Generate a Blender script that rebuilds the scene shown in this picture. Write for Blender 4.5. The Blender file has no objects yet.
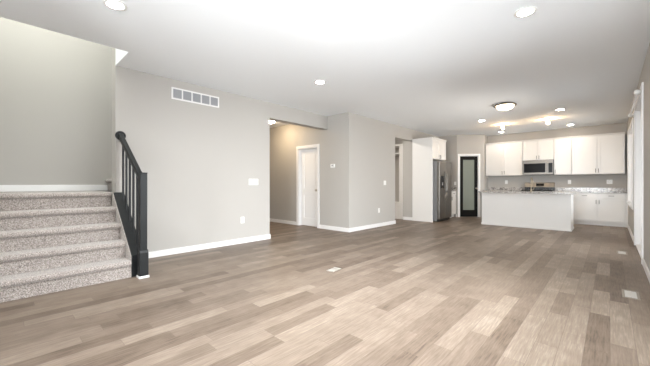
import bpy, bmesh, math, random
from mathutils import Matrix, Vector

# ------------------------------------------------------------------ camera, world, light, exposure
scn = bpy.context.scene
COL = scn.collection
YAW = 43.06
cam_d = bpy.data.cameras.new('camera')
cam = bpy.data.objects.new('camera', cam_d)
COL.objects.link(cam)
cam.location = (0, 0, 1.10)
cam.rotation_euler = (math.radians(90), 0, math.radians(YAW))
cam_d.sensor_width = 36.0
cam_d.lens = 305.0 / 650.0 * 36.0
cam_d.shift_y = 1.0 / 650.0
cam_d.clip_start = 0.02
scn.camera = cam

world = bpy.data.worlds.new('sky')
scn.world = world
world.use_nodes = True
wb = world.node_tree.nodes['Background']
wb.inputs[0].default_value = (0.86, 0.93, 1.0, 1)
wb.inputs[1].default_value = 1.2

scn.view_settings.view_transform = 'Standard'
scn.view_settings.look = 'None'
scn.view_settings.gamma = 1.0
scn.view_settings.use_curve_mapping = False
scn.view_settings.exposure = 1.1


def area_light(name, loc, rot, sx, sy, power, color, spread=180):
    l = bpy.data.lights.new(name, 'AREA')
    l.shape = 'RECTANGLE'
    l.size, l.size_y = sx, sy
    l.energy = power
    l.spread = math.radians(spread)
    l.color = color
    o = bpy.data.objects.new(name, l)
    o.location = loc
    o.rotation_euler = [math.radians(a) for a in rot]
    COL.objects.link(o)
    return o


DAY = (0.93, 0.97, 1.0)
# daylight through the windows behind the camera, beside it, the sliding door and the kitchen window, plus added fill lamps
area_light('rear_daylight', (-1.05, -1.90, 1.5), (70, 0, 0), 2.1, 1.9, 210, DAY)
area_light('side_daylight', (0.86, 2.6, 1.75), (42, 0, 80), 2.8, 1.6, 125, DAY, 115)
area_light('side_ceiling_fill', (0.86, 2.4, 0.95), (135, 0, 90), 2.8, 1.0, 30, DAY, 130)  # added uplight standing in for ground bounce, brightens the living room ceiling
area_light('patio_ceiling_fill', (0.86, 6.93, 0.6), (140, 0, 90), 1.6, 0.9, 26, (1.0, 0.93, 0.84), 130)  # added warm uplight outside the sliding door, lifts the ceiling near it
area_light('patio_daylight', (0.78, 6.93, 1.45), (58, 0, 90), 1.6, 2.0, 12, DAY, 110)
area_light('kitchen_daylight', (0.74, 9.57, 1.6), (68, 0, 62), 1.8, 1.6, 16, DAY, 130)
area_light('stair_fill', (-4.95, 0.4, 5.2), (0, 0, 0), 1.0, 1.0, 52, (0.95, 1.0, 0.96))  # added fill lamp high in the shaft


# ------------------------------------------------------------------ materials
def new_mat(name):
    m = bpy.data.materials.new(name)
    m.use_nodes = True
    return m, m.node_tree.nodes, m.node_tree.links, m.node_tree.nodes['Principled BSDF']


def paint(name, col, rough=0.6, metal=0.0, bump=0.0, scale=200.0, spec=0.5, var=0.0, coat=0.0):
    m, N, L, b = new_mat(name)
    b.inputs['Base Color'].default_value = (*col, 1)
    b.inputs['Roughness'].default_value = rough
    b.inputs['Metallic'].default_value = metal
    b.inputs['Specular IOR Level'].default_value = spec
    if coat:
        b.inputs['Coat Weight'].default_value = coat
    tc = N.new('ShaderNodeTexCoord')
    n = N.new('ShaderNodeTexNoise')
    n.inputs['Scale'].default_value = scale
    n.inputs['Detail'].default_value = 2
    L.new(tc.outputs['Object'], n.inputs['Vector'])
    if var:
        r = N.new('ShaderNodeMixRGB')
        r.inputs[1].default_value = (*[c * (1 - var) for c in col], 1)
        r.inputs[2].default_value = (*[min(1, c * (1 + var)) for c in col], 1)
        L.new(n.outputs['Fac'], r.inputs[0])
        L.new(r.outputs[0], b.inputs['Base Color'])
    if bump:
        bp = N.new('ShaderNodeBump')
        bp.inputs['Strength'].default_value = bump
        bp.inputs['Distance'].default_value = 0.002
        L.new(n.outputs['Fac'], bp.inputs['Height'])
        L.new(bp.outputs[0], b.inputs['Normal'])
    return m


def glow(name, col, strength):
    m, N, L, b = new_mat(name)
    b.inputs['Base Color'].default_value = (0.9, 0.9, 0.9, 1)
    b.inputs['Emission Color'].default_value = (*col, 1)
    b.inputs['Emission Strength'].default_value = strength
    return m


def thin_glass(name, tint=(1, 1, 1)):
    m, N, L, b = new_mat(name)
    N.remove(b)
    t = N.new('ShaderNodeBsdfTransparent')
    t.inputs[0].default_value = (*tint, 1)
    g = N.new('ShaderNodeBsdfGlossy')
    g.inputs['Roughness'].default_value = 0.02
    f = N.new('ShaderNodeFresnel')
    f.inputs[0].default_value = 1.45
    mx = N.new('ShaderNodeMixShader')
    L.new(f.outputs[0], mx.inputs[0])
    L.new(t.outputs[0], mx.inputs[1])
    L.new(g.outputs[0], mx.inputs[2])
    L.new(mx.outputs[0], N['Material Output'].inputs[0])
    return m


def plank_floor():
    m, N, L, b = new_mat('floor_planks')

    def math_(op, a, c=None, clamp=False):
        n = N.new('ShaderNodeMath')
        n.operation = op
        n.use_clamp = clamp
        for i, v in enumerate((a, c)):
            if v is None:
                continue
            if isinstance(v, (int, float)):
                n.inputs[i].default_value = v
            else:
                L.new(v, n.inputs[i])
        return n.outputs[0]

    tc = N.new('ShaderNodeTexCoord')
    sp = N.new('ShaderNodeSeparateXYZ')
    L.new(tc.outputs['Object'], sp.inputs[0])
    X, Y = sp.outputs[0], sp.outputs[1]
    W = 0.127
    xr = math_('DIVIDE', X, W)
    row = math_('FLOOR', xr)
    wn = N.new('ShaderNodeTexWhiteNoise')
    wn.noise_dimensions = '1D'
    L.new(row, wn.inputs['W'])
    sep = N.new('ShaderNodeSeparateColor')
    L.new(wn.outputs['Color'], sep.inputs[0])
    length = math_('ADD', math_('MULTIPLY', sep.outputs[0], 0.7), 0.65)
    yr = math_('DIVIDE', math_('ADD', Y, math_('MULTIPLY', sep.outputs[1], 9.0)), length)
    idx = math_('FLOOR', yr)
    cmb = N.new('ShaderNodeCombineXYZ')
    L.new(row, cmb.inputs[0])
    L.new(idx, cmb.inputs[1])
    w2 = N.new('ShaderNodeTexWhiteNoise')
    w2.noise_dimensions = '2D'
    L.new(cmb.outputs[0], w2.inputs['Vector'])
    # grain: noise stretched along the plank, shifted per plank
    gv = N.new('ShaderNodeCombineXYZ')
    L.new(math_('MULTIPLY', X, 58.0), gv.inputs[0])
    L.new(math_('ADD', math_('MULTIPLY', Y, 3.6), math_('MULTIPLY', w2.outputs['Value'], 60.0)), gv.inputs[1])
    L.new(math_('MULTIPLY', w2.outputs['Value'], 17.0), gv.inputs[2])
    gr = N.new('ShaderNodeTexNoise')
    gr.inputs['Scale'].default_value = 1.6
    gr.inputs['Detail'].default_value = 5
    gr.inputs['Roughness'].default_value = 0.62
    L.new(gv.outputs[0], gr.inputs['Vector'])
    # broad cloudy tone inside a plank
    cl = N.new('ShaderNodeTexNoise')
    cl.inputs['Scale'].default_value = 5.0
    cl.inputs['Detail'].default_value = 3
    L.new(tc.outputs['Object'], cl.inputs['Vector'])
    ramp = N.new('ShaderNodeValToRGB')
    e = ramp.color_ramp.elements
    e[0].position, e[0].color = 0.0, (0.105, 0.076, 0.057, 1)
    e[1].position, e[1].color = 1.0, (0.328, 0.268, 0.216, 1)
    for p, c in ((0.2, (0.154, 0.116, 0.088)), (0.5, (0.204, 0.158, 0.123)), (0.8, (0.258, 0.206, 0.162))):
        k = e.new(p)
        k.color = (*c, 1)
    t = math_('ADD', math_('MULTIPLY', w2.outputs['Value'], 0.62),
              math_('ADD', math_('MULTIPLY', math_('SUBTRACT', gr.outputs['Fac'], 0.5), 1.3),
                    math_('MULTIPLY', math_('SUBTRACT', cl.outputs['Fac'], 0.5), 0.5)))
    t = math_('ADD', t, 0.20, clamp=True)
    L.new(t, ramp.inputs[0])
    # joints
    fx = math_('FRACT', xr)
    fy = math_('MULTIPLY', math_('FRACT', yr), length)
    ex = math_('MULTIPLY', math_('MINIMUM', fx, math_('SUBTRACT', 1.0, fx)), W)
    ey = math_('MINIMUM', fy, math_('SUBTRACT', length, fy))
    edge = math_('LESS_THAN', math_('MINIMUM', ex, ey), 0.0016)
    mx = N.new('ShaderNodeMixRGB')
    L.new(math_('MULTIPLY', edge, 0.55), mx.inputs[0])
    L.new(ramp.outputs[0], mx.inputs[1])
    mx.inputs[2].default_value = (0.12, 0.09, 0.07, 1)
    L.new(mx.outputs[0], b.inputs['Base Color'])
    L.new(math_('ADD', math_('MULTIPLY', gr.outputs['Fac'], 0.16), 0.34), b.inputs['Roughness'])
    b.inputs['Specular IOR Level'].default_value = 0.16
    bp = N.new('ShaderNodeBump')
    bp.inputs['Strength'].default_value = 0.25
    bp.inputs['Distance'].default_value = 0.002
    L.new(math_('SUBTRACT', gr.outputs['Fac'], edge), bp.inputs['Height'])
    L.new(bp.outputs[0], b.inputs['Normal'])
    return m


def carpet_mat():
    m, N, L, b = new_mat('speckled_carpet')
    tc = N.new('ShaderNodeTexCoord')
    n = N.new('ShaderNodeTexNoise')
    n.inputs['Scale'].default_value = 105
    n.inputs['Detail'].default_value = 4
    n.inputs['Roughness'].default_value = 0.75
    L.new(tc.outputs['Object'], n.inputs['Vector'])
    r = N.new('ShaderNodeValToRGB')
    e = r.color_ramp.elements
    e[0].position, e[0].color = 0.34, (0.11, 0.090, 0.085, 1)
    e[1].position, e[1].color = 0.66, (0.62, 0.565, 0.52, 1)
    k = e.new(0.5)
    k.color = (0.36, 0.318, 0.29, 1)
    L.new(n.outputs['Fac'], r.inputs[0])
    L.new(r.outputs[0], b.inputs['Base Color'])
    b.inputs['Roughness'].default_value = 0.95
    b.inputs['Specular IOR Level'].default_value = 0.1
    b.inputs['Sheen Weight'].default_value = 0.3
    bp = N.new('ShaderNodeBump')
    bp.inputs['Strength'].default_value = 0.7
    bp.inputs['Distance'].default_value = 0.006
    L.new(n.outputs['Fac'], bp.inputs['Height'])
    L.new(bp.outputs[0], b.inputs['Normal'])
    return m


def granite_mat():
    m, N, L, b = new_mat('speckled_granite')
    tc = N.new('ShaderNodeTexCoord')
    n = N.new('ShaderNodeTexNoise')
    n.inputs['Scale'].default_value = 14
    n.inputs['Detail'].default_value = 6
    n.inputs['Roughness'].default_value = 0.7
    n.inputs['Distortion'].default_value = 1.2
    L.new(tc.outputs['Object'], n.inputs['Vector'])
    r = N.new('ShaderNodeValToRGB')
    e = r.color_ramp.elements
    e[0].position, e[0].color = 0.32, (0.10, 0.095, 0.095, 1)
    e[1].position, e[1].color = 0.60, (0.60, 0.58, 0.555, 1)
    for p, c in ((0.42, (0.27, 0.255, 0.245)), (0.5, (0.44, 0.42, 0.40))):
        k = e.new(p)
        k.color = (*c, 1)
    L.new(n.outputs['Fac'], r.inputs[0])
    L.new(r.outputs[0], b.inputs['Base Color'])
    b.inputs['Roughness'].default_value = 0.15
    return m


def steel_mat(name, col=(0.56, 0.55, 0.53), rough=0.28):
    m, N, L, b = new_mat(name)
    b.inputs['Metallic'].default_value = 1.0
    b.inputs['Base Color'].default_value = (*col, 1)
    tc = N.new('ShaderNodeTexCoord')
    mp = N.new('ShaderNodeMapping')
    mp.inputs['Scale'].default_value = (220, 220, 3)
    n = N.new('ShaderNodeTexNoise')
    n.inputs['Scale'].default_value = 1
    L.new(tc.outputs['Object'], mp.inputs[0])
    L.new(mp.outputs[0], n.inputs['Vector'])
    a = N.new('ShaderNodeMath')
    a.operation = 'MULTIPLY_ADD'
    a.inputs[1].default_value = 0.15
    a.inputs[2].default_value = rough - 0.07
    L.new(n.outputs['Fac'], a.inputs[0])
    L.new(a.outputs[0], b.inputs['Roughness'])
    return m


WALL = paint('wall_paint', (0.462, 0.442, 0.414), 0.65, bump=0.08, scale=320, spec=0.3)
CEIL = paint('ceiling_paint', (0.87, 0.895, 0.915), 0.8, bump=0.10, scale=260, spec=0.2)
TRIM = paint('trim_white', (0.82, 0.81, 0.80), 0.35)
CABW = paint('cabinet_white', (0.80, 0.785, 0.76), 0.35)
BLACK = paint('black_painted_wood', (0.012, 0.013, 0.014), 0.45, spec=0.25)
PLAST = paint('white_plastic', (0.82, 0.82, 0.80), 0.3)
GREYP = paint('grey_louver', (0.36, 0.365, 0.38), 0.5)
DARK = paint('dark_recess', (0.03, 0.03, 0.03), 0.6)
BLKGL = paint('black_glass', (0.010, 0.010, 0.011), 0.2, spec=0.18)
BRONZE = steel_mat('brushed_bronze', (0.28, 0.235, 0.175), 0.4)
DNICK = steel_mat('aged_nickel', (0.25, 0.22, 0.18), 0.35)
BLKAP = paint('black_enamel', (0.02, 0.02, 0.02), 0.3)
NICKEL = steel_mat('brushed_nickel', (0.50, 0.47, 0.43), 0.3)
PULLM = steel_mat('dark_nickel', (0.13, 0.12, 0.105), 0.45)
BLACKD = paint('black_door_paint', (0.010, 0.0095, 0.009), 0.5, spec=0.08)
STEEL = steel_mat('stainless_steel', (0.24, 0.225, 0.205), 0.36)
STEELD = paint('grey_appliance_side', (0.22, 0.22, 0.225), 0.42, metal=0.4)
GRAN = granite_mat()
CARP = carpet_mat()
FLOORM = plank_floor()
GLASS = thin_glass('window_glass')
FROST = paint('frosted_glass', (0.21, 0.232, 0.195), 0.5, spec=0.25, var=0.06, scale=30)
REGM = paint('register_metal', (0.50, 0.48, 0.44), 0.4)
REGF = paint('register_frame', (0.27, 0.235, 0.19), 0.5)
WARM = (1.0, 0.80, 0.56)
LENS = glow('recessed_lens_lit', (1.0, 0.89, 0.76), 60)
BULB = glow('bulb_lit', (1.0, 0.66, 0.34), 120)
BULBC = glow('bright_bulb_lit', (1.0, 0.95, 0.90), 32)
BOWLM = glow('mudroom_bowl_lit', (1.0, 0.92, 0.82), 160)  # strong glow for the added mudroom lamp
BOWLH = glow('hall_bowl_lit', (1.0, 0.77, 0.50), 85)
BOWL = glow('glass_bowl_lit', (1.0, 0.82, 0.58), 3.5)
WOODB = paint('bench_wood_white', (0.80, 0.79, 0.77), 0.4)


# ------------------------------------------------------------------ mesh helpers
class B:
    """collects shapes in one bmesh"""

    def __init__(self):
        self.bm = bmesh.new()

    def box(self, x0, x1, y0, y1, z0, z1):
        x0, x1 = sorted((x0, x1)); y0, y1 = sorted((y0, y1)); z0, z1 = sorted((z0, z1))
        v = [self.bm.verts.new(p) for p in ((x0, y0, z0), (x1, y0, z0), (x1, y1, z0), (x0, y1, z0),
                                            (x0, y0, z1), (x1, y0, z1), (x1, y1, z1), (x0, y1, z1))]
        for f in ((3, 2, 1, 0), (4, 5, 6, 7), (0, 1, 5, 4), (1, 2, 6, 5), (2, 3, 7, 6), (3, 0, 4, 7)):
            self.bm.faces.new([v[i] for i in f])
        return self

    def prism(self, pts, axis, a, b):
        """polygon pts in the plane across `axis` ('x': (y,z), 'y': (x,z), 'z': (x,y)), extruded a..b"""
        def mk(p, t):
            return {'x': (t, p[0], p[1]), 'y': (p[0], t, p[1]), 'z': (p[0], p[1], t)}[axis]
        v0 = [self.bm.verts.new(mk(p, a)) for p in pts]
        v1 = [self.bm.verts.new(mk(p, b)) for p in pts]
        n = len(pts)
        self.bm.faces.new(v0)
        self.bm.faces.new(v1[::-1])
        for i in range(n):
            self.bm.faces.new((v0[i], v0[(i + 1) % n], v1[(i + 1) % n], v1[i]))
        return self

    def cyl(self, p0, p1, r, seg=16, r2=None):
        p0, p1 = Vector(p0), Vector(p1)
        d = p1 - p0
        m = Matrix.Translation((p0 + p1) / 2) @ d.to_track_quat('Z', 'Y').to_matrix().to_4x4()
        bmesh.ops.create_cone(self.bm, cap_ends=True, segments=seg, radius1=r, radius2=r if r2 is None else r2,
                              depth=d.length, matrix=m)
        return self

    def ball(self, c, r, seg=16, sc=(1, 1, 1)):
        m = Matrix.Translation(c) @ Matrix.Diagonal((*sc, 1))
        bmesh.ops.create_uvsphere(self.bm, u_segments=seg, v_segments=seg // 2, radius=r, matrix=m)
        return self

    def lathe(self, prof, seg=32, c=(0, 0, 0)):
        """prof: list of (r, z) around the z axis"""
        rings = []
        for r, z in prof:
            if r < 1e-5:
                rings.append([self.bm.verts.new((c[0], c[1], c[2] + z))])
            else:
                rings.append([self.bm.verts.new((c[0] + r * math.cos(2 * math.pi * i / seg),
                                                 c[1] + r * math.sin(2 * math.pi * i / seg), c[2] + z)) for i in range(seg)])
        for a, b in zip(rings, rings[1:]):
            for i in range(seg):
                j = (i + 1) % seg
                if len(a) == 1 and len(b) == 1:
                    continue
                if len(a) == 1:
                    self.bm.faces.new((a[0], b[i], b[j]))
                elif len(b) == 1:
                    self.bm.faces.new((a[i], b[0], a[j]))
                else:
                    self.bm.faces.new((a[i], b[i], b[j], a[j]))
        return self

    def tube(self, pts, r, seg=12):
        pts = [Vector(p) for p in pts]
        rings = []
        for i, p in enumerate(pts):
            d = (pts[min(i + 1, len(pts) - 1)] - pts[max(i - 1, 0)]).normalized()
            q = d.to_track_quat('Z', 'Y')
            rings.append([self.bm.verts.new(p + q @ Vector((r * math.cos(2 * math.pi * k / seg), r * math.sin(2 * math.pi * k / seg), 0)))
                          for k in range(seg)])
        for a, b in zip(rings, rings[1:]):
            for k in range(seg):
                # match nearest start to avoid twists
                self.bm.faces.new((a[k], a[(k + 1) % seg], b[(k + 1) % seg], b[k]))
        self.bm.faces.new(rings[0][::-1])
        self.bm.faces.new(rings[-1])
        return self


def link(name, b, mat, parent=None, bevel=0.0, smooth=False):
    bmesh.ops.recalc_face_normals(b.bm, faces=b.bm.faces)
    me = bpy.data.meshes.new(name)
    b.bm.to_mesh(me)
    b.bm.free()
    me.materials.append(mat)
    if smooth:
        for p in me.polygons:
            p.use_smooth = True
        try:
            me.set_sharp_from_angle(angle=math.radians(40))
        except Exception:
            pass
    o = bpy.data.objects.new(name, me)
    COL.objects.link(o)
    if parent:
        o.parent = parent
    if bevel:
        md = o.modifiers.new('bevel', 'BEVEL')
        md.width = bevel
        md.segments = 2
        md.limit_method = 'ANGLE'
    return o


def thing(name, label, cat, loc=(0, 0, 0), rotz=0.0, group=None):
    o = bpy.data.objects.new(name, None)
    o.empty_display_size = 0.05
    COL.objects.link(o)
    o.location = loc
    o.rotation_euler = (0, 0, math.radians(rotz))
    o['label'] = label
    o['category'] = cat
    if group:
        o['group'] = group
    return o


def tag(o, label, cat, group=None):
    o['label'] = label
    o['category'] = cat
    if group:
        o['group'] = group
    return o


def struct(name, b, mat, parent=None, bevel=0.0):
    o = link(name, b, mat, parent, bevel)
    if not parent:
        o['kind'] = 'structure'
    return o


def sthing(name, loc=(0, 0, 0), rotz=0.0):
    o = bpy.data.objects.new(name, None)
    o.empty_display_size = 0.05
    COL.objects.link(o)
    o.location = loc
    o.rotation_euler = (0, 0, math.radians(rotz))
    o['kind'] = 'structure'
    return o


def dup(root, loc, label=None, group=None):
    r = root.copy()
    COL.objects.link(r)
    r.location = loc
    if label:
        r['label'] = label
    if group:
        r['group'] = group
    for ch in list(root.children):
        c = ch.copy()
        COL.objects.link(c)
        c.parent = r
        for g in list(ch.children):
            d = g.copy()
            COL.objects.link(d)
            d.parent = c
    return r


# ------------------------------------------------------------------ the shell
H = 2.74          # ceiling
XR = 0.335        # right wall
XL = -5.0         # left wall of the living room
XB = -4.35        # kitchen-side left wall, set further into the room
YB = 11.45        # kitchen back wall
YH = 5.45         # hall back wall
RH = 5.3          # top of the open stairwell
HD = 2.43         # underside of the hall header

struct('floor', B().box(-9.2, 0.55, -1.75, 11.7, -0.12, 0), FLOORM)
c = B()
c.box(-4.37, 0.55, -1.75, 11.7, H, H + 0.3)
c.box(XL, -4.37, 1.104, 11.7, H, H + 0.3)
c.box(-9.2, XL, 3.72, 11.7, H, H + 0.3)
c.box(-9.2, -6.35, 3.6, 3.72, H, H + 0.3)
c.box(-6.5, -4.37, -1.75, -0.3, H, H + 0.3)
struct('ceiling', c, CEIL)
struct('ceiling_stairwell', B().box(-6.35, -4.25, -0.3, 3.72, RH, RH + 0.1), CEIL)

# left living room wall: solid panel, then the header over the hall opening
struct('wall_left', B().box(-5.2, XL, 1.104, 3.72, 0, H + 0.3).box(-5.2, XL, 1.12, 3.72, H + 0.3, RH).box(-5.2, XL, 3.72, YH, HD, H), WALL)
struct('wall_left_front', B().box(-4.50, -4.37, -1.6, -0.30, 0, H), WALL)
w = B()
w.box(-6.35, -6.2, -0.3, 3.6, 0, RH)              # far wall of the landing
struct('wall_landing', w, WALL)
struct('wall_stairwell_near', B().box(-6.2, -4.37, -0.3, -0.18, 0, H).box(-6.2, -4.25, -0.3, -0.18, H + 0.3, RH), WALL)
w = B()
w.box(-4.37, -4.25, -0.18, 1.104, H + 0.3, RH)
w.box(-5.2, -4.25, 1.104, 1.12, H + 0.3, RH)
struct('wall_stairwell_upper', w, WALL)
struct('wall_hall_near', B().box(-9.1, -5.2, 3.6, 3.72, 0, H).box(-6.35, -5.2, 3.6, 3.72, H, RH), WALL)
struct('wall_hall_end', B().box(-9.2, -9.1, 3.6, YH + 0.12, 0, H), WALL)

# hall back wall with its door opening
DX0, DX1, DH = -6.06, -5.35, 2.03
struct('wall_hall_back', B().box(-9.1, DX0, YH, YH + 0.12, 0, H).box(DX1, XB, YH, YH + 0.12, 0, H)
       .box(DX0, DX1, YH, YH + 0.12, DH, H), WALL)
# kitchen-side left wall with the mudroom opening
OP0, OP1, OPH = 7.50, 8.54, 2.40
struct('wall_kitchen_left', B().box(XB - 0.12, XB, YH + 0.12, OP0, 0, H).box(XB - 0.12, XB, OP0, OP1, OPH, H)
       .box(-4.68, XB, OP1, 8.66, 0, H).box(XB - 0.12, XB, 8.66, 10.41, 0, H), WALL)
struct('wall_mudroom', B().box(-6.6, -6.5, YH + 0.12, 9.2, 0, H).box(-6.5, -4.47, 9.10, 9.2, 0, H), WALL)

# pantry: return wall, diagonal wall with its door opening, short end
ua = math.radians(YAW)
U = Vector((math.cos(ua), math.sin(ua), 0))
V = Vector((-math.sin(ua), math.cos(ua), 0))


def along(r, d):
    return (U * r + V * d)


PD = 10.15
p_a, p_b = along(4.39, PD), along(5.30, PD)
struct('wall_pantry_return', B().box(XB - 0.12, p_a.x, 10.41, 10.51, 0, H), WALL)
pw = sthing('wall_pantry_diagonal', (p_a.x, p_a.y, 0), YAW)
LW = (p_b - p_a).length
PO0, PO1, PDH = 0.085, 0.715, 2.045
struct('wall_face', B().box(0, PO0, 0, 0.1, 0, H).box(PO1, LW, 0, 0.1, 0, H).box(PO0, PO1, 0, 0.1, PDH, H), WALL, pw)
struct('wall_pantry_end', B().box(p_b.x - 0.1, p_b.x, p_b.y + 0.02, YB, 0, H), WALL)
struct('wall_back', B().box(XB - 0.15, XR, YB, YB + 0.12, 0, H), WALL)

# right wall with the sliding door and the kitchen window
PY0, PY1, PZ = 6.07, 7.80, 2.42
WY0, WY1, WZ0, WZ1 = 8.58, 10.57, 0.66, 2.33
SY0, SY1, SZ0, SZ1 = 1.0, 4.0, 0.6, 2.35
w = B()
T = XR + 0.16
for y0, y1 in ((-1.72, SY0), (SY1, PY0), (PY1, WY0), (WY1, YB + 0.12)):
    w.box(XR, T, y0, y1, 0, H)
w.box(XR, T, PY0, PY1, PZ, H)
w.box(XR, T, WY0, WY1, 0, WZ0).box(XR, T, WY0, WY1, WZ1, H)
w.box(XR, T, SY0, SY1, 0, SZ0).box(XR, T, SY0, SY1, SZ1, H)
struct('wall_right', w, WALL)
# rear wall behind the camera, two tall windows
w = B()
RX = ((-2.6, -1.4), (-1.25, -0.05))
xs = [-4.5] + [v for r in RX for v in r] + [T]
for i in range(0, len(xs), 2):
    w.box(xs[i], xs[i + 1], -1.72, -1.6, 0, H)
for x0, x1 in RX:
    w.box(x0, x1, -1.72, -1.6, 0, 0.5).box(x0, x1, -1.72, -1.6, 2.4, H)
struct('wall_rear', w, WALL)


# ------------------------------------------------------------------ baseboards
BH, BT = 0.092, 0.015


def skirt(b, x0, x1, y0, y1):
    b.box(x0, x1, y0, y1, 0, BH - 0.012)
    # slightly thinner top bead
    cx0, cx1, cy0, cy1 = x0, x1, y0, y1
    b.box(cx0, cx1, cy0, cy1, BH - 0.012, BH)
    return b


struct('baseboard_left', skirt(B(), XL, XL + BT, 1.205, 3.72 + BT).box(-5.2, XL, 3.72, 3.72 + BT, 0, BH), TRIM, bevel=0.003)
struct('baseboard_hall', skirt(skirt(B(), -9.1, DX0 - 0.075, YH - BT, YH), DX1 + 0.075, XB, YH - BT, YH), TRIM, bevel=0.003)
struct('baseboard_kitchen_left', skirt(skirt(skirt(B(), XB, XB + BT, YH - BT, OP0), -4.68, XB, OP1 - BT, OP1),
                                       XB - 0.12, XB + BT, OP0, OP0 + BT), TRIM, bevel=0.003)
struct('baseboard_right', skirt(skirt(skirt(B(), XR - BT, XR, -1.6, PY0 - 0.075), XR - BT, XR, PY1 + 0.075, 10.86),
                                XR - BT, XR, 10.86, 10.87), TRIM, bevel=0.003)
struct('baseboard_rear', skirt(B(), -4.37, XR - BT, -1.6, -1.6 + BT), TRIM, bevel=0.003)
struct('baseboard_landing', B().box(-6.2, -6.185, -0.18, 1.9, 0.99, 1.085), TRIM, bevel=0.003)
pb = struct('baseboard_pantry', B().box(p_a.x - 0.03, p_a.x, 10.41 - BT, 10.41, 0, BH), TRIM)

# ------------------------------------------------------------------ doors and windows of the setting


def panel_slab(w_, h, t, panels, inset=0.016):
    """slab in local x 0..w, y 0..t, z 0..h with recessed panels [(x0,x1,z0,z1)] on the front"""
    b = B()
    b.box(0, w_, inset, t, 0, h)
    xs_ = sorted({0, w_, *[p[0] for p in panels], *[p[1] for p in panels]})
    zs_ = sorted({0, h, *[p[2] for p in panels], *[p[3] for p in panels]})
    for i in range(len(xs_) - 1):
        for j in range(len(zs_) - 1):
            mx, mz = (xs_[i] + xs_[i + 1]) / 2, (zs_[j] + zs_[j + 1]) / 2
            if any(p[0] < mx < p[1] and p[2] < mz < p[3] for p in panels):
                continue
            b.box(xs_[i], xs_[i + 1], 0, inset, zs_[j], zs_[j + 1])
    for p in panels:                                   # raised centre field
        g = 0.035
        b.box(p[0] + g, p[1] - g, inset - 0.007, inset, p[2] + g, p[3] - g)
    return b


def casing(parent, x0, x1, h, wd=0.07, t=0.018, depth=0.12):
    b = B()
    b.box(x0 - wd, x0, -t, 0, 0, h + wd).box(x1, x1 + wd, -t, 0, 0, h + wd).box(x0, x1, -t, 0, h, h + wd)
    struct('casing', b, TRIM, parent, bevel=0.004)
    b = B()
    j = 0.018
    b.box(x0, x0 + j, 0, depth, 0, h - j).box(x1 - j, x1, 0, depth, 0, h - j).box(x0, x1, 0, depth, h - j, h)
    struct('jamb', b, TRIM, parent)


d1 = sthing('door_1', (DX0, YH, 0), 0)
DW = DX1 - DX0
casing(d1, 0, DW, DH)
sl = struct('slab', B(), TRIM, d1)
pn = panel_slab(DW - 0.042, DH - 0.03, 0.035, [(0.11, DW - 0.152, 0.20, 0.80), (0.11, DW - 0.152, 0.97, 1.88)])
bmesh.ops.recalc_face_normals(pn.bm, faces=pn.bm.faces)
pn.bm.to_mesh(sl.data)
pn.bm.free()
sl.location = (0.021, 0.082, 0.010)
kn = B()
kn.cyl((0, 0, 0), (0, -0.012, 0), 0.032, 20).cyl((0, -0.01, 0), (0, -0.04, 0), 0.012, 12).ball((0, -0.055, 0), 0.028, 18)
k = link('knob', kn, NICKEL, sl, smooth=True)
k.location = (DW - 0.042 - 0.065, 0, 0.93)

# pantry door: black frame, frosted pane
d2 = sthing('door_2', (p_a.x, p_a.y, 0), YAW)
casing(d2, PO0, PO1, PDH, 0.058, 0.018, 0.1)
s0, s1, z0, z1 = PO0 + 0.02, PO1 - 0.02, 0.012, PDH - 0.022
g0, g1, gz0, gz1 = s0 + 0.105, s1 - 0.105, 0.235, 1.905
b = B()
b.box(s0, g0, 0.012, 0.047, z0, z1).box(g1, s1, 0.012, 0.047, z0, z1)
b.box(g0, g1, 0.012, 0.047, z0, gz0).box(g0, g1, 0.012, 0.047, gz1, z1)
fr = struct('slab', b, BLACKD, d2, bevel=0.003)
struct('pane', B().box(g0, g1, 0.026, 0.033, gz0, gz1), FROST, fr)
b = B()
b.cyl((s1 - 0.05, 0.012, 0.95), (s1 - 0.05, 0.004, 0.95), 0.026, 18).cyl((s1 - 0.05, 0.01, 0.95), (s1 - 0.05, -0.03, 0.95), 0.010, 12)
b.ball((s1 - 0.05, -0.045, 0.95), 0.027, 18)
link('knob', b, NICKEL, fr, smooth=True)

# sliding patio door in the right wall (local x runs toward the camera side)
d3 = sthing('door_3', (XR, PY1, 0), -90)
PW = PY1 - PY0
casing(d3, 0, PW, PZ, 0.07, 0.02, 0.16)
b = B()
for x0, x1, yy in ((0.02, PW / 2 + 0.03, 0.06), (PW / 2 - 0.03, PW - 0.02, 0.10)):
    s = 0.06
    b.box(x0, x0 + s, yy, yy + 0.035, 0.03, PZ - 0.02).box(x1 - s, x1, yy, yy + 0.035, 0.03, PZ - 0.02)
    b.box(x0 + s, x1 - s, yy, yy + 0.035, 0.03, 0.12).box(x0 + s, x1 - s, yy, yy + 0.035, PZ - 0.09, PZ - 0.02)
sf = struct('sash', b, TRIM, d3)
struct('pane', B().box(0.08, PW / 2 - 0.03, 0.075, 0.081, 0.12, PZ - 0.09), GLASS, sf)
struct('pane', B().box(PW / 2 + 0.03, PW - 0.08, 0.115, 0.121, 0.12, PZ - 0.09), GLASS, sf)
struct('threshold', B().box(0.018, PW - 0.018, 0.0, 0.16, 0, 0.03), TRIM, d3)
b = B()
b.box(PW / 2 - 0.01, PW / 2 + 0.01, 0.03, 0.06, 0.90, 1.12)
link('handle', b, PLAST, sf, bevel=0.004)


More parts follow.
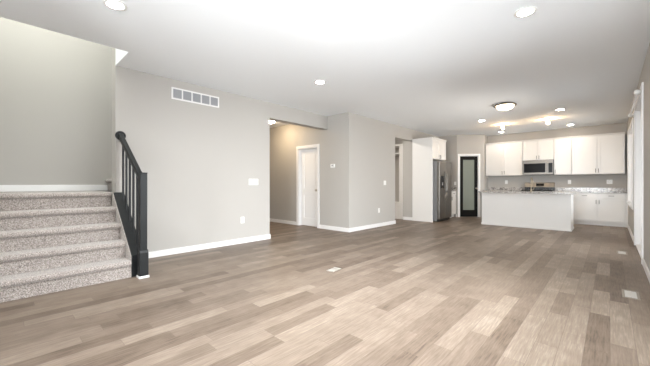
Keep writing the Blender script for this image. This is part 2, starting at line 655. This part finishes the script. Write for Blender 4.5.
def window(name, loc, rotz, w_, z0, z1, depth, bars=0, stool=True):
    o = sthing(name, loc, rotz)
    b = B()
    wd, t = 0.065, 0.02
    b.box(-wd, 0, -t, 0, z0 - wd, z1 + wd).box(w_, w_ + wd, -t, 0, z0 - wd, z1 + wd)
    b.box(0, w_, -t, 0, z1, z1 + wd)
    b.box(0, w_, -t, 0, z0 - wd, z0 - 0.02)
    struct('casing', b, TRIM, o, bevel=0.003)
    if stool:
        struct('sill', B().box(-wd - 0.01, w_ + wd + 0.01, -0.045, 0.0, z0 - 0.02, z0 + 0.004), TRIM, o, bevel=0.003)
    b = B()
    j, s = 0.018, 0.045
    b.box(0, j, 0, depth, z0, z1).box(w_ - j, w_, 0, depth, z0, z1).box(j, w_ - j, 0, depth, z1 - j, z1).box(j, w_ - j, 0, depth, z0, z0 + j)
    struct('jamb', b, TRIM, o)
    b = B()
    y = depth * 0.6
    mid = (z0 + z1) / 2
    n = bars + 1
    for i in range(n):
        a, e = j + (w_ - 2 * j) * i / n, j + (w_ - 2 * j) * (i + 1) / n
        b.box(a, a + s, y, y + 0.03, z0 + j, z1 - j).box(e - s, e, y, y + 0.03, z0 + j, z1 - j)
        b.box(a + s, e - s, y, y + 0.03, z0 + j, z0 + j + s).box(a + s, e - s, y, y + 0.03, z1 - j - s, z1 - j)
        b.box(a + s, e - s, y, y + 0.03, mid - 0.02, mid + 0.02)
    sa = struct('sash', b, TRIM, o)
    struct('pane', B().box(j + s / 2, w_ - j - s / 2, y + 0.012, y + 0.016, z0 + j + s / 2, z1 - j - s / 2), GLASS, sa)
    return o


window('window_1', (XR, WY1, 0), -90, WY1 - WY0, WZ0, WZ1, 0.16, bars=1)
window('window_2', (XR, SY1, 0), -90, SY1 - SY0, SZ0, SZ1, 0.16, bars=1)
for i, (x0, x1) in enumerate(RX):
    window('window_%d' % (3 + i), (x1, -1.6, 0), 180, x1 - x0, 0.5, 2.4, 0.12)

# ------------------------------------------------------------------ stairs
RISE, RUN, NX = 0.198, 0.228, -4.09
LZ = 5 * RISE
st = thing('staircase', 'wide carpeted stair flight of five steps rising to the landing on the left', 'stairs', (NX, 0, 0))
SY_0, SY_1 = -0.175, 1.062
for i in range(5):
    z = RISE * (i + 1)
    x = -RUN * i
    back = x - RUN - 0.06 if i < 4 else -2.085
    # waterfall nosing: rounded lip over a riser set back 3 cm
    pts = [(back, z - RISE + (0.0 if i == 0 else -0.012)), (x - 0.035, z - RISE + (0.0 if i == 0 else -0.012)), (x - 0.035, z - 0.066), (x - 0.006, z - 0.062)]
    for a in range(-75, 91, 15):
        t = math.radians(a)
        pts.append((x - 0.030 + 0.030 * math.cos(t), z - 0.030 + 0.030 * math.sin(t)))
    pts += [(back, z)]
    if i:
        pts = [(p if p[0] > back + 1e-6 or k else p) for k, p in enumerate(pts)]
    o = link('step' if i < 4 else 'landing', B().prism(pts, 'y', SY_0, SY_1 if i < 4 else 1.06), CARP, st, smooth=True)
fl2 = thing('staircase', 'carpeted bottom steps of the upper flight peeking past the wall end beside the landing', 'stairs', (-5.7, 1.215, LZ))
for i in range(3):
    z, y = RISE * (i + 1), RUN * i
    pts = [(y + RUN + 0.06, z - RISE), (y + 0.04, z - RISE), (y + 0.035, z - 0.065)]
    for a in range(-80, 91, 17):
        t = math.radians(a)
        pts.append((y + 0.032 - 0.032 * math.cos(t), z - 0.032 + 0.032 * math.sin(t)))
    pts.append((y + RUN + 0.06, z))
    link('step', B().prism(pts, 'x', -0.484, 0.497), CARP, fl2, smooth=True)

# railing: black curb, newel, handrail with rosette, balusters
rl = thing('stair_railing', 'black wooden railing with square newel post and slanted handrail at the stairs', 'railing', (-4.03, 1.162, 0))


def RX_(x):
    return x + 4.03


sl_ = RISE / RUN
cz0 = 0.25
pts = [(RX_(-4.125), 0.0), (RX_(-4.125), cz0), (RX_(-4.97), cz0 + sl_ * 0.845), (RX_(-4.995), cz0 + sl_ * 0.845),
       (RX_(-4.995), 0.0)]
link('curb', B().prism(pts, 'y', 1.070 - 1.162, 1.200 - 1.162), BLACK, rl, bevel=0.004)
sk_ = link('skirt_board', B().prism([(p[0], p[1] + (0.004 if p[1] > 0.01 else 0)) for p in pts], 'y', 1.063 - 1.162, 1.070 - 1.162), CARP, rl)
sk_['label'] = 'strip of grey carpet along the black curb'
pz0, pz1 = 0.025, 1.235
nw = link('newel_post', B().box(-0.040, 0.042, -0.037, 0.037, pz0, pz1 - 0.012)
          .box(-0.047, 0.050, -0.048, 0.048, pz0, 0.29).prism([(-0.047, 0.29), (0.050, 0.29), (0.042, 0.325), (-0.040, 0.325)], 'y', -0.0475, 0.0475)
          .box(-0.042, 0.044, -0.039, 0.039, pz1 - 0.012, pz1), BLACK, rl, bevel=0.004)
pl = link('plinth', B().box(-0.052, 0.056, -0.054, 0.054, 0, 0.025), TRIM, rl, bevel=0.003)
pl['label'] = 'white plinth under the newel post'
# handrail
hx0, hz0, hx1, hz1 = RX_(-4.07), 1.165, RX_(-4.985), 1.775
hb = B()
prof = [(-0.028, -0.03), (0.028, -0.03), (0.032, 0.005), (0.024, 0.03), (-0.024, 0.03), (-0.032, 0.005)]
ang = math.atan2(hz1 - hz0, hx0 - hx1)
va = [hb.bm.verts.new((hx0, p[0], hz0 + p[1] / math.cos(ang))) for p in prof]
vb = [hb.bm.verts.new((hx1, p[0], hz1 + p[1] / math.cos(ang))) for p in prof]
hb.bm.faces.new(va); hb.bm.faces.new(vb[::-1])
for i in range(6):
    hb.bm.faces.new((va[i], va[(i + 1) % 6], vb[(i + 1) % 6], vb[i]))
link('handrail', hb, BLACK, rl, bevel=0.004)
link('rosette', B().cyl((RX_(-5.0), 0, 1.775), (RX_(-4.982), 0, 1.775), 0.064, 28).cyl((RX_(-4.984), 0, 1.775), (RX_(-4.972), 0, 1.775), 0.054, 28),
     BLACK, rl, bevel=0.003)
for i in range(5):
    x = -4.24 - i * 0.155
    zb = cz0 + sl_ * (-4.125 - x)
    zt = hz0 + (hz1 - hz0) * (hx0 - RX_(x)) / (hx0 - hx1)
    link('baluster', B().box(RX_(x) - 0.011, RX_(x) + 0.011, -0.011, 0.011, zb - 0.01, zt - 0.02), BLACK, rl)

# ------------------------------------------------------------------ wall fittings
# return air grille (faces +X: local x = +Y, local y = -X)
vg = thing('air_return_grille', 'long white air return grille with five grey louver panels high on left wall', 'vent', (XL, 1.84, 2.43), 90)
VW, VH = 0.79, 0.185
link('backing', B().box(0.02, VW - 0.02, -0.006, -0.001, 0.02, VH - 0.02), GREYP, vg)
b = B()
fw = 0.022
b.box(0, VW, -0.014, 0, 0, fw).box(0, VW, -0.014, 0, VH - fw, VH)
for i in range(6):
    cx = fw / 2 + (VW - fw) * i / 5
    hw = fw / 2 if i in (0, 5) else 0.009
    b.box(cx - hw, cx + hw, -0.0135, 0, fw, VH - fw)
link('frame', b, TRIM, vg)
for i in range(5):
    x0 = fw / 2 + (VW - fw) * i / 5 + 0.012
    x1 = fw / 2 + (VW - fw) * (i + 1) / 5 - 0.012
    b = B()
    for k_ in range(9):
        z = fw + 0.006 + k_ * (VH - 2 * fw - 0.008) / 9
        b.prism([(-0.0125, z), (-0.0105, z), (-0.006, z + 0.011), (-0.008, z + 0.011)], 'x', x0, x1)
    link('louver_panel', b, GREYP, vg)


def plate(name, label, cat, loc, rotz, w_, h, kind, n=1, group=None):
    """wall plate, centre at loc, front toward local -y"""
    o = thing(name, label, cat, loc, rotz, group)
    link('cover_plate', B().box(-w_ / 2, w_ / 2, -0.006, 0, -h / 2, h / 2), PLAST, o, bevel=0.002)
    for i in range(n):
        cx = (i - (n - 1) / 2) * 0.046
        if kind == 'rocker':
            link('rocker', B().prism([(-0.006, -0.033), (-0.012, 0.0), (-0.008, 0.033), (-0.004, 0.033), (-0.004, -0.033)], 'x', cx - 0.016, cx + 0.016), PLAST, o)
        else:
            for s in (-1, 1):
                rc = link('receptacle', B().box(cx - 0.017, cx + 0.017, -0.009, -0.005, s * 0.02 - 0.014, s * 0.02 + 0.014), PLAST, o, bevel=0.003)
                link('slot', B().box(cx - 0.008, cx - 0.006, -0.0095, -0.0085, s * 0.02 - 0.005, s * 0.02 + 0.006)
                     .box(cx + 0.006, cx + 0.008, -0.0095, -0.0085, s * 0.02 - 0.005, s * 0.02 + 0.006), DARK, rc)
    return o


plate('light_switch', 'wide white four gang light switch plate on the left wall beside hall opening', 'light switch', (XL, 3.34, 1.14), 90, 0.21, 0.118, 'rocker', 4)
plate('power_outlet', 'white power outlet low on the left wall below the wide switch plate', 'outlet', (XL, 3.10, 0.43), 90, 0.075, 0.118, 'outlet')
plate('light_switch', 'white two gang light switch on wall corner between hall and mudroom opening', 'light switch', (XB, 6.97, 1.13), 90, 0.118, 0.118, 'rocker', 2)
plate('power_outlet', 'white power outlet low on wall just left of the mudroom opening', 'outlet', (XB, 6.69, 0.42), 90, 0.075, 0.118, 'outlet')
plate('power_outlet', 'white backsplash outlet left of the range, under the left wall cabinet', 'outlet', (-2.50, YB, 1.16), 0, 0.075, 0.118, 'outlet')
plate('power_outlet', 'white backsplash outlet just right of the range', 'outlet', (-0.87, YB, 1.16), 0, 0.075, 0.118, 'outlet')
plate('power_outlet', 'white double backsplash outlet nearest to the kitchen window', 'outlet', (-0.01, YB, 1.16), 0, 0.118, 0.118, 'outlet', 2)
plate('light_switch', 'white switch plate above the short counter between fridge and pantry door', 'light switch', (-3.78, 10.41, 1.12), 0, 0.075, 0.118, 'rocker', 1)
th = thing('thermostat', 'small white thermostat on wall right of the white hall door', 'thermostat', (-4.83, YH, 1.53), 0)
link('housing', B().box(-0.065, 0.065, -0.024, 0, -0.045, 0.045), PLAST, th, bevel=0.006)
link('display', B().box(-0.03, 0.03, -0.026, -0.023, -0.005, 0.026), GREYP, th)

# floor fittings
rg = thing('floor_register', 'pale metal floor register nearest the camera by the right wall baseboard', 'vent', (0.150, 4.29, 0))
b = B()
b.box(-0.062, -0.042, -0.15, 0.15, 0, 0.005).box(0.042, 0.062, -0.15, 0.15, 0, 0.005)
b.box(-0.042, 0.042, -0.15, -0.125, 0, 0.005).box(-0.042, 0.042, 0.125, 0.15, 0, 0.005)
link('frame', b, REGF, rg, bevel=0.0015)
b = B()
for i in range(13):
    y = -0.120 + i * 0.0188
    b.box(-0.042, 0.042, y, y + 0.011, 0.001, 0.0045)
b.box(-0.004, 0.004, -0.125, 0.125, 0.001, 0.0048)
link('slats', b, REGM, rg)
link('duct', B().box(-0.042, 0.042, -0.125, 0.125, 0.0002, 0.0008), STEELD, rg)
dup(rg, (0.14, 6.80, 0), 'pale metal floor register in front of the sliding patio door')
fo = thing('floor_outlet', 'small pale metal outlet cover set in the middle of plank floor', 'outlet', (-2.585, 2.93, 0), 8)
link('cover_plate', B().box(-0.055, 0.055, -0.095, 0.10, 0, 0.004), NICKEL, fo, bevel=0.0015)
link('lid', B().box(-0.045, 0.045, -0.085, -0.003, 0.004, 0.008), REGM, fo, bevel=0.001)
link('lid', B().box(-0.045, 0.045, 0.050, 0.092, 0.004, 0.008), REGM, fo, bevel=0.001)

# ------------------------------------------------------------------ ceiling lights


def recessed(loc, label, group='recessed ceiling lights'):
    o = thing('recessed_light', label, 'ceiling light', loc, 0, group)
    link('trim_ring', B().lathe([(0.095, 0.0), (0.095, -0.004), (0.088, -0.008), (0.068, -0.006), (0.064, 0.0), (0.095, 0.0)], 32), PLAST, o, smooth=True)
    link('lens', B().lathe([(0.0, -0.003), (0.064, -0.003), (0.064, 0.0), (0.0, 0.0)], 32), LENS, o)
    return o


rec0 = recessed((-3.31, 0.73, H), 'recessed ceiling light at top left, nearest to the stairwell')
for x, y, lab in ((-0.59, 3.43, 'recessed ceiling light alone at upper right, out from the sliding door'),
                  (-3.41, 3.53, 'recessed ceiling light out from left wall near the hall opening'),
                  (-2.42, 8.52, 'recessed ceiling light in front of island, left beyond the glass bowl light'),
                  (-0.80, 8.44, 'recessed ceiling light in front of island, on the sliding door side'),
                  (-2.50, 10.80, 'recessed ceiling light close to the left wall cabinets beside pantry'),
                  (-0.80, 10.80, 'recessed ceiling light close to the right wall cabinets')):
    dup(rec0, (x, y, H), lab)


def bulb_fixture(loc, label, mat):
    o = thing('bare_bulb_light', label, 'ceiling light', loc)
    link('lamp_holder', B().lathe([(0.0, 0), (0.055, 0), (0.055, -0.012), (0.034, -0.028), (0.026, -0.05), (0.0, -0.05)], 24), PLAST, o, smooth=True)
    link('bulb', B().lathe([(0.0, -0.048), (0.014, -0.05), (0.018, -0.065), (0.030, -0.085), (0.034, -0.105), (0.028, -0.127), (0.014, -0.139), (0.0, -0.142)], 24), mat, o, smooth=True)
    return o


bulb_fixture((-1.99, 2.22, H), 'lit bare bulb fixture glaring on the living room ceiling', BULBC)
bf0 = bulb_fixture((-2.15, 9.45, H), 'lit bare bulb fixture over the pantry end of island', BULB)
dup(bf0, (-1.14, 9.45, H), 'lit bare bulb fixture over the right end of island')

fm = thing('flush_ceiling_light', 'flush ceiling light with glass bowl and nickel rim before the island', 'ceiling light', (-1.57, 7.07, H))
link('rim', B().lathe([(0.10, 0), (0.18, -0.012), (0.205, -0.03), (0.205, -0.045), (0.185, -0.05), (0.15, -0.03), (0.10, -0.01)], 36), DNICK, fm, smooth=True)
link('bowl', B().lathe([(0.160, -0.040), (0.155, -0.07), (0.125, -0.105), (0.07, -0.125), (0.0, -0.13)], 36), BOWL, fm, smooth=True)
link('finial', B().ball((0, 0, -0.137), 0.011, 12), NICKEL, fm, smooth=True)

hl = thing('hall_ceiling_light', 'warm round ceiling light just inside the hall opening', 'ceiling light', (-6.42, 4.80, H))
link('base', B().lathe([(0, 0), (0.11, 0), (0.11, -0.02), (0.0, -0.02)], 32), NICKEL, hl, smooth=True)
link('bowl', B().lathe([(0.105, -0.019), (0.095, -0.045), (0.06, -0.066), (0, -0.074)], 32), BOWLH, hl, smooth=True)
for ch in dup(hl, (-5.25, 6.7, H), 'added round ceiling light of the mudroom, unseen beyond its opening').children:  # added lamp out of view, placed to brighten bench and cupboard
    if ch.name.startswith('bowl'):
        ch.data = ch.data.copy()
        ch.data.materials[0] = BOWLM

# ------------------------------------------------------------------ kitchen
FT = 0.020


def shaker(b, x0, x1, z0, z1, y, rail=0.058):
    """shaker front: face at y, thickness FT behind it"""
    b.box(x0, x0 + rail, y, y + FT, z0, z1).box(x1 - rail, x1, y, y + FT, z0, z1)
    b.box(x0 + rail, x1 - rail, y, y + FT, z0, z0 + rail).box(x0 + rail, x1 - rail, y, y + FT, z1 - rail, z1)
    b.box(x0 + rail, x1 - rail, y + 0.012, y + FT, z0 + rail, z1 - rail)
    return b


def pull(parent, cx, cz, y, vertical=True, ln=0.11):
    b = B()
    h = ln / 2
    if vertical:
        b.cyl((cx, y - 0.026, cz - h), (cx, y - 0.026, cz + h), 0.0055, 10)
        for s in (-1, 1):
            b.cyl((cx, y, cz + s * h * 0.7), (cx, y - 0.026, cz + s * h * 0.7), 0.0045, 8)
    else:
        b.cyl((cx - h, y - 0.026, cz), (cx + h, y - 0.026, cz), 0.0055, 10)
        for s in (-1, 1):
            b.cyl((cx + s * h * 0.7, y, cz), (cx + s * h * 0.7, y - 0.026, cz), 0.0045, 8)
    return link('pull', b, PULLM, parent, smooth=True)


def upper(label, loc, w_, h, depth, doors, rotz=0, hinge='pair', crown=True, group='white shaker wall cabinets'):
    """local x 0..w, front face at y = -depth, back at 0, z 0..h"""
    o = thing('wall_cabinet', label, 'cabinet', loc, rotz, group)
    b = B().box(0, w_, -depth + FT + 0.002, -0.001, 0, h)
    link('body', b, CABW, o)
    if crown:
        link('crown', B().prism([(-depth + FT, h - 0.03), (-depth - 0.004, h - 0.03), (-depth - 0.026, h + 0.012), (-depth + FT, h + 0.012)], 'x', 0, w_), CABW, o)
    g = 0.009
    dw = w_ / doors
    top = h - 0.034 if crown else h - g
    for i in range(doors):
        dr = link('door', shaker(B(), i * dw + g, (i + 1) * dw - g, g, top, -depth), CABW, o, bevel=0.0015)
        if doors == 2:
            cx = (i + 1) * dw - 0.03 if i == 0 else i * dw + 0.03
        else:
            cx = 0.03 if hinge == 'right' else w_ - 0.03
        pull(dr, cx, 0.095 if h > 0.8 else 0.075, -depth)
    return o


UZ, UT = 1.37, 2.44
UD = 0.33
upper('white double wall cabinet at pantry end, left of the microwave', (-3.045, YB, UZ), 1.06, UT - UZ, UD, 2)
upper('short white double wall cabinet directly above the microwave', (-1.98, YB, 1.825), 0.775, UT - 1.825, UD, 2)
upper('narrow single door white wall cabinet just right of the microwave', (-1.20, YB, UZ), 0.395, UT - UZ, UD, 1, hinge='right')
upper('widest white double wall cabinet at the kitchen window end', (-0.80, YB, UZ), 1.085, UT - UZ, UD, 2)


def base(label, loc, w_, h, depth, doors, rotz=0, drawers=None, toe=True, group='white shaker base cabinets'):
    """local x 0..w, front at y = -depth, back 0"""
    o = thing('base_cabinet', label, 'cabinet', loc, rotz, group)
    tk = 0.10
    b = B().box(0, w_, -depth + FT + 0.002, -0.001, tk, h)
    link('body', b, CABW, o)
    link('toe_kick', B().box(0, w_, -depth + 0.075, -0.001, 0, tk), CABW, o)
    g = 0.009
    dw = w_ / doors
    dz = h - 0.155
    for i in range(doors):
        dr = link('drawer', B().box(i * dw + g, (i + 1) * dw - g, -depth, -depth + FT, dz + g, h - 0.008), CABW, o, bevel=0.002)
        pull(dr, (i + 0.5) * dw, (dz + h) / 2, -depth, False)
        dr = link('door', shaker(B(), i * dw + g, (i + 1) * dw - g, tk + 0.006, dz - g, -depth), CABW, o, bevel=0.0015)
        cx = (i + 1) * dw - 0.03 if (i % 2 == 0 and doors > 1) else i * dw + 0.03
        pull(dr, cx, dz - 0.085, -depth)
    return o


CH = 0.865
BD = 0.62
base('white base cabinet beside pantry wall, left of the range behind island', (-3.045, YB, 0), 1.065, CH, BD, 2)
base('narrow white base cabinet just right of the range', (-1.20, YB, 0), 0.425, CH, BD, 1)
base('white base cabinet with two drawers and two doors next to the kitchen window', (-0.77, YB, 0), 1.06, CH, BD, 2)
# filler to the window wall
tag(link('filler_panel', B().box(0.291, XR - 0.001, YB - BD + 0.01, YB - 0.001, 0, CH), CABW), 'thin white filler panel between the last base cabinet and window wall', 'panel')


def counter(name, label, x0, x1, y0, y1, splash=True):
    o = thing(name, label, 'countertop', (x0, y1, CH))
    w_, d = x1 - x0, y1 - y0
    link('slab', B().box(0, w_, -d, 0, 0, 0.032), GRAN, o, bevel=0.003)
    if splash:
        link('splash', B().box(0, w_, -0.02, 0, 0.032, 0.132), GRAN, o, bevel=0.002)
    return o


counter('countertop', 'speckled granite countertop left of the range with low splash', -3.055, -1.978, YB - 0.65, YB - 0.001)
counter('countertop', 'speckled granite countertop from range to the kitchen window wall', -1.202, XR - 0.001, YB - 0.65, YB - 0.001)

# island
IX0, IX1, IY0, IY1 = -2.57, -0.66, 9.05, 9.72
isl = thing('kitchen_island', 'long white panelled kitchen island standing in front of the range', 'island', (IX0, IY0, 0))
iw, idp = IX1 - IX0, IY1 - IY0
link('body', B().box(0.0, iw, 0, idp - 0.022, 0.0, CH - 0.002), CABW, isl)
b = B()
b.box(-0.012, iw + 0.012, -0.012, 0.0, 0, 0.05).box(iw, iw + 0.012, 0, idp - 0.03, 0, 0.05).box(-0.012, 0, 0, idp - 0.03, 0, 0.05)
link('base_trim', b, CABW, isl, bevel=0.003)
for i in range(3):
    x0, x1 = iw * i / 3 + 0.003, iw * (i + 1) / 3 - 0.003
    link('door', B().box(x0, x1, idp - 0.02, idp, 0.1, CH - 0.01), CABW, isl)
it = thing('island_countertop', 'speckled granite island countertop overhanging the white island', 'countertop', (0, 0, CH))
sx0, sx1, sy0, sy1 = -1.85, -1.15, 9.36, 9.66
ctx0, ctx1, cty0, cty1 = IX0 - 0.05, IX1 + 0.05, 8.90, 9.76
b = B()
b.box(ctx0, sx0, cty0, cty1, 0, 0.032).box(sx1, ctx1, cty0, cty1, 0, 0.032)
b.box(sx0, sx1, cty0, sy0, 0, 0.032).box(sx0, sx1, sy1, cty1, 0, 0.032)
link('slab', b, GRAN, it)
hw, hd = (sx1 - sx0) / 2, (sy1 - sy0) / 2
b = B()
t = 0.006
b.box(-hw, hw, -hd, -hd + t, -0.001, 0.012).box(-hw, hw, hd - t, hd, -0.001, 0.012)
b.box(-hw, -hw + t, -hd + t, hd - t, -0.001, 0.012).box(hw - t, hw, -hd + t, hd - t, -0.001, 0.012)
b.box(-hw + t, hw - t, -hd + t, hd - t, -0.001, 0.002)
bs = link('sink_basin', b, STEEL, it)
bs.location = ((sx0 + sx1) / 2, (sy0 + sy1) / 2, 0)
link('drain', B().cyl((0, 0, 0.002), (0, 0, 0.005), 0.045, 20), NICKEL, bs)

fc = thing('kitchen_faucet', 'tall nickel gooseneck faucet standing on the island countertop', 'faucet', (-1.475, 9.30, CH + 0.032))
b = B().cyl((0, 0, 0), (0, 0, 0.02), 0.027, 20).cyl((0, 0, 0.02), (0, 0, 0.07), 0.019, 16)
link('base', b, BRONZE, fc, smooth=True)
pts = [(0, 0, 0.06), (0, 0, 0.27)]
for a in range(0, 181, 15):
    t_ = math.radians(a)
    pts.append((0, 0.085 - 0.085 * math.cos(t_), 0.285 + 0.085 * math.sin(t_)))
pts.append((0, 0.17, 0.22))
link('spout', B().tube(pts, 0.0105, 14), BRONZE, fc, smooth=True)
link('spray_head', B().cyl((0, 0.17, 0.225), (0, 0.17, 0.15), 0.016, 16), BRONZE, fc, smooth=True)
link('handle', B().cyl((0.015, 0, 0.05), (0.05, 0, 0.055), 0.008, 12).cyl((0.05, 0, 0.052), (0.062, 0, 0.12), 0.006, 12), BRONZE, fc, smooth=True)

# range
RG0, RG1 = -1.972, -1.208
rg_ = thing('range', 'stainless range with black cooktop between the wall counters', 'stove', (RG0, YB - 0.005, 0))
rw = RG1 - RG0
link('body', B().box(0, rw, -0.61, -0.02, 0.08, 0.895), STEEL, rg_)
link('plinth', B().box(0.01, rw - 0.01, -0.57, -0.03, 0, 0.08), BLKAP, rg_)
link('cooktop', B().box(0, rw, -0.66, -0.08, 0.895, 0.915), BLKGL, rg_, bevel=0.003)
for i in range(2):
    b = B()
    x0 = 0.03 + i * (rw - 0.06) / 2 + 0.006
    x1 = 0.03 + (i + 1) * (rw - 0.06) / 2 - 0.006
    for x in (x0, (x0 + x1) / 2, x1):
        b.box(x - 0.006, x + 0.006, -0.60, -0.12, 0.935, 0.952)
    for y in (-0.60, -0.48, -0.36, -0.24, -0.12):
        b.box(x0, x1, y - 0.006, y + 0.006, 0.935, 0.952)
    for x in (x0, x1):
        for y in (-0.60, -0.12):
            b.box(x - 0.007, x + 0.007, y - 0.007, y + 0.007, 0.915, 0.936)
    link('grate', b, BLKAP, rg_)
for i in range(2):
    for j in range(2):
        link('burner', B().cyl((0.21 + i * 0.345, -0.25 - j * 0.22, 0.915), (0.21 + i * 0.345, -0.25 - j * 0.22, 0.93), 0.05, 20), BLKAP, rg_, smooth=True)
link('backguard_base', B().box(0, rw, -0.085, 0, 0.895, 1.0), BLKAP, rg_)
bg = link('backguard', B().prism([(-0.10, 1.0), (0.0, 1.0), (0.0, 1.15), (-0.06, 1.15)], 'x', 0, rw), STEEL, rg_, bevel=0.004)
link('display', B().prism([(-0.0975, 1.04), (-0.08, 1.04), (-0.06, 1.115), (-0.0745, 1.115)], 'x', 0.30, 0.50), BLKGL, bg)
ov = link('oven_door', B().box(0.004, rw - 0.004, -0.655, -0.612, 0.25, 0.77), STEEL, rg_, bevel=0.004)
link('oven_window', B().box(0.10, rw - 0.10, -0.658, -0.654, 0.36, 0.62), BLKGL, ov)
link('oven_handle', B().cyl((0.05, -0.70, 0.72), (rw - 0.05, -0.70, 0.72), 0.011, 14).cyl((0.07, -0.70, 0.72), (0.07, -0.654, 0.72), 0.008, 10)
     .cyl((rw - 0.07, -0.70, 0.72), (rw - 0.07, -0.654, 0.72), 0.008, 10), STEEL, ov, smooth=True)
link('drawer', B().box(0.004, rw - 0.004, -0.65, -0.612, 0.09, 0.24), STEEL, rg_, bevel=0.004)
for i in range(5):
    x = 0.09 + i * (rw - 0.18) / 4
    link('control_knob', B().cyl((x, -0.612, 0.83), (x, -0.65, 0.83), 0.022, 18), NICKEL, rg_, smooth=True)

# microwave
mw = thing('microwave', 'stainless over the range microwave with black window under the short cabinet', 'microwave', (-1.975, YB, 1.385))
mww, mwh, mwd = 0.765, 0.435, 0.40
link('body', B().box(0, mww, -mwd + 0.03, -0.002, 0, mwh), STEELD, mw)
link('vent_strip', B().box(0, mww, -mwd, -mwd + 0.03, mwh - 0.055, mwh), STEEL, mw, bevel=0.003)
md = link('door', B().box(0, mww - 0.13, -mwd, -mwd + 0.03, 0, mwh - 0.058), STEEL, mw, bevel=0.003)
link('door_window', B().box(0.035, mww - 0.19, -mwd - 0.003, -mwd, 0.06, mwh - 0.10), BLKGL, md)
link('handle', B().cyl((mww - 0.155, -mwd - 0.035, 0.04), (mww - 0.155, -mwd - 0.035, mwh - 0.10), 0.010, 12)
     .cyl((mww - 0.155, -mwd - 0.035, 0.06), (mww - 0.155, -mwd, 0.06), 0.007, 8)
     .cyl((mww - 0.155, -mwd - 0.035, mwh - 0.12), (mww - 0.155, -mwd, mwh - 0.12), 0.007, 8), STEEL, md, smooth=True)
cp = link('control_panel', B().box(mww - 0.127, mww, -mwd, -mwd + 0.03, 0, mwh - 0.058), STEEL, mw, bevel=0.003)
link('keypad', B().box(mww - 0.115, mww - 0.015, -mwd - 0.003, -mwd, 0.05, mwh - 0.10), BLKGL, cp)

# fridge bay: side panel, cabinet above, refrigerator (faces +X: local x = +Y, local y = -X)
FY0, FY1 = 8.505, 9.53
tag(link('fridge_side_panel', B().box(XB + 0.001, -3.73, FY0, FY0 + 0.045, 0, 2.452).box(XB + 0.001, -3.728, FY0 - 0.008, FY0, 0, 0.06), CABW, bevel=0.002),
    'tall white end panel on the left side of the refrigerator', 'panel')
upper('white double wall cabinet mounted above the refrigerator', (XB, FY0 + 0.047, 1.83), 0.955, 0.61, 0.62, 2, rotz=90)
fg = thing('refrigerator', 'stainless side by side refrigerator with black dispenser next to the tall white panel', 'refrigerator', (XB + 0.03, FY0 + 0.062, 0), 90)
fw_, fh = 0.915, 1.76
fb = 0.70           # body depth (local -y is toward the room)
link('body', B().box(0, fw_, -fb, 0, 0.03, fh), STEELD, fg, bevel=0.004)
link('toe_grille', B().box(0.01, fw_ - 0.01, -fb - 0.02, -fb, 0.02, 0.09), BLKAP, fg)
link('foot', B().cyl((0.06, -fb + 0.05, 0), (0.06, -fb + 0.05, 0.03), 0.02, 12), BLKAP, fg)
link('foot', B().cyl((fw_ - 0.06, -fb + 0.05, 0), (fw_ - 0.06, -fb + 0.05, 0.03), 0.02, 12), BLKAP, fg)
split = 0.41
for nm, a, e in (('freezer_door', 0.002, split - 0.003), ('fridge_door', split + 0.003, fw_ - 0.002)):
    dr = link(nm, B().box(a, e, -fb - 0.075, -fb - 0.004, 0.095, fh - 0.004), STEEL, fg, bevel=0.012)
    hx = split - 0.045 if nm == 'freezer_door' else split + 0.045
    pts = []
    for k_ in range(13):
        q = k_ / 12
        pts.append((hx, -fb - 0.075 - 0.055 * min(1, 4 * q * (1 - q) * 1.6), 0.62 + 0.85 * q))
    link('handle', B().tube(pts, 0.012, 10), STEEL, dr, smooth=True)
    if nm == 'freezer_door':
        dp = link('dispenser', B().box(0.10, 0.30, -fb - 0.080, -fb - 0.072, 0.98, 1.34), BLKGL, dr, bevel=0.004)
        link('paddle', B().box(0.16, 0.24, -fb - 0.084, -fb - 0.079, 1.06, 1.16), STEELD, dp)
# short counter between the fridge and the pantry wall
base('narrow white base cabinet between refrigerator and pantry wall', (XB, FY1 + 0.012, 0), 0.865, CH, 0.60, 2, rotz=90)
ct = thing('countertop', 'short granite countertop between refrigerator and pantry wall', 'countertop', (XB + 0.001, FY1 + 0.012, CH), 90)
link('slab', B().box(0, 0.866, -0.63, 0, 0, 0.032), GRAN, ct)
link('splash', B().box(0.846, 0.866, -0.63, -0.02, 0.032, 0.132).box(0, 0.866, -0.02, 0, 0.032, 0.132), GRAN, ct)

# mudroom bench seen through the opening
mb = thing('mudroom_bench', 'white built in mudroom bench with tall side cupboard beyond the narrow opening', 'bench', (-4.69, 8.60, 0))
link('seat_box', B().box(-1.5, 0, 0, 0.49, 0, 0.48), WOODB, mb, bevel=0.003)
link('seat', B().box(-1.5, 0, -0.02, 0.49, 0.48, 0.51), WOODB, mb, bevel=0.003)
link('cupboard', B().box(-0.17, 0, 0.02, 0.49, 0.51, 2.30), WOODB, mb, bevel=0.003)
link('shelf', B().box(-1.5, -0.17, 0.02, 0.49, 2.05, 2.09), WOODB, mb)
link('crown', B().box(-1.5, 0, 0.0, 0.49, 2.30, 2.36), WOODB, mb, bevel=0.004)

# curtain rod over the patio door
hr = thing('curtain_rod', 'white curtain rod with round ball finial above the sliding patio door', 'curtain rod', (XR - 0.062, PY0 - 0.06, 2.36))
RLN = PY1 - PY0 + 0.12
link('rod', B().cyl((0, 0, 0), (0, RLN, 0), 0.011, 14), TRIM, hr, smooth=True)
link('finial', B().ball((0, -0.02, 0), 0.036, 20), PLAST, hr, smooth=True)
link('finial', B().ball((0, RLN + 0.02, 0), 0.036, 20), PLAST, hr, smooth=True)
for y in (0.10, RLN - 0.10):
    link('bracket', B().cyl((0, y, -0.012), (0.04, y, -0.012), 0.007, 10).box(0.034, 0.041, y - 0.015, y + 0.015, -0.05, 0.03), TRIM, hr)
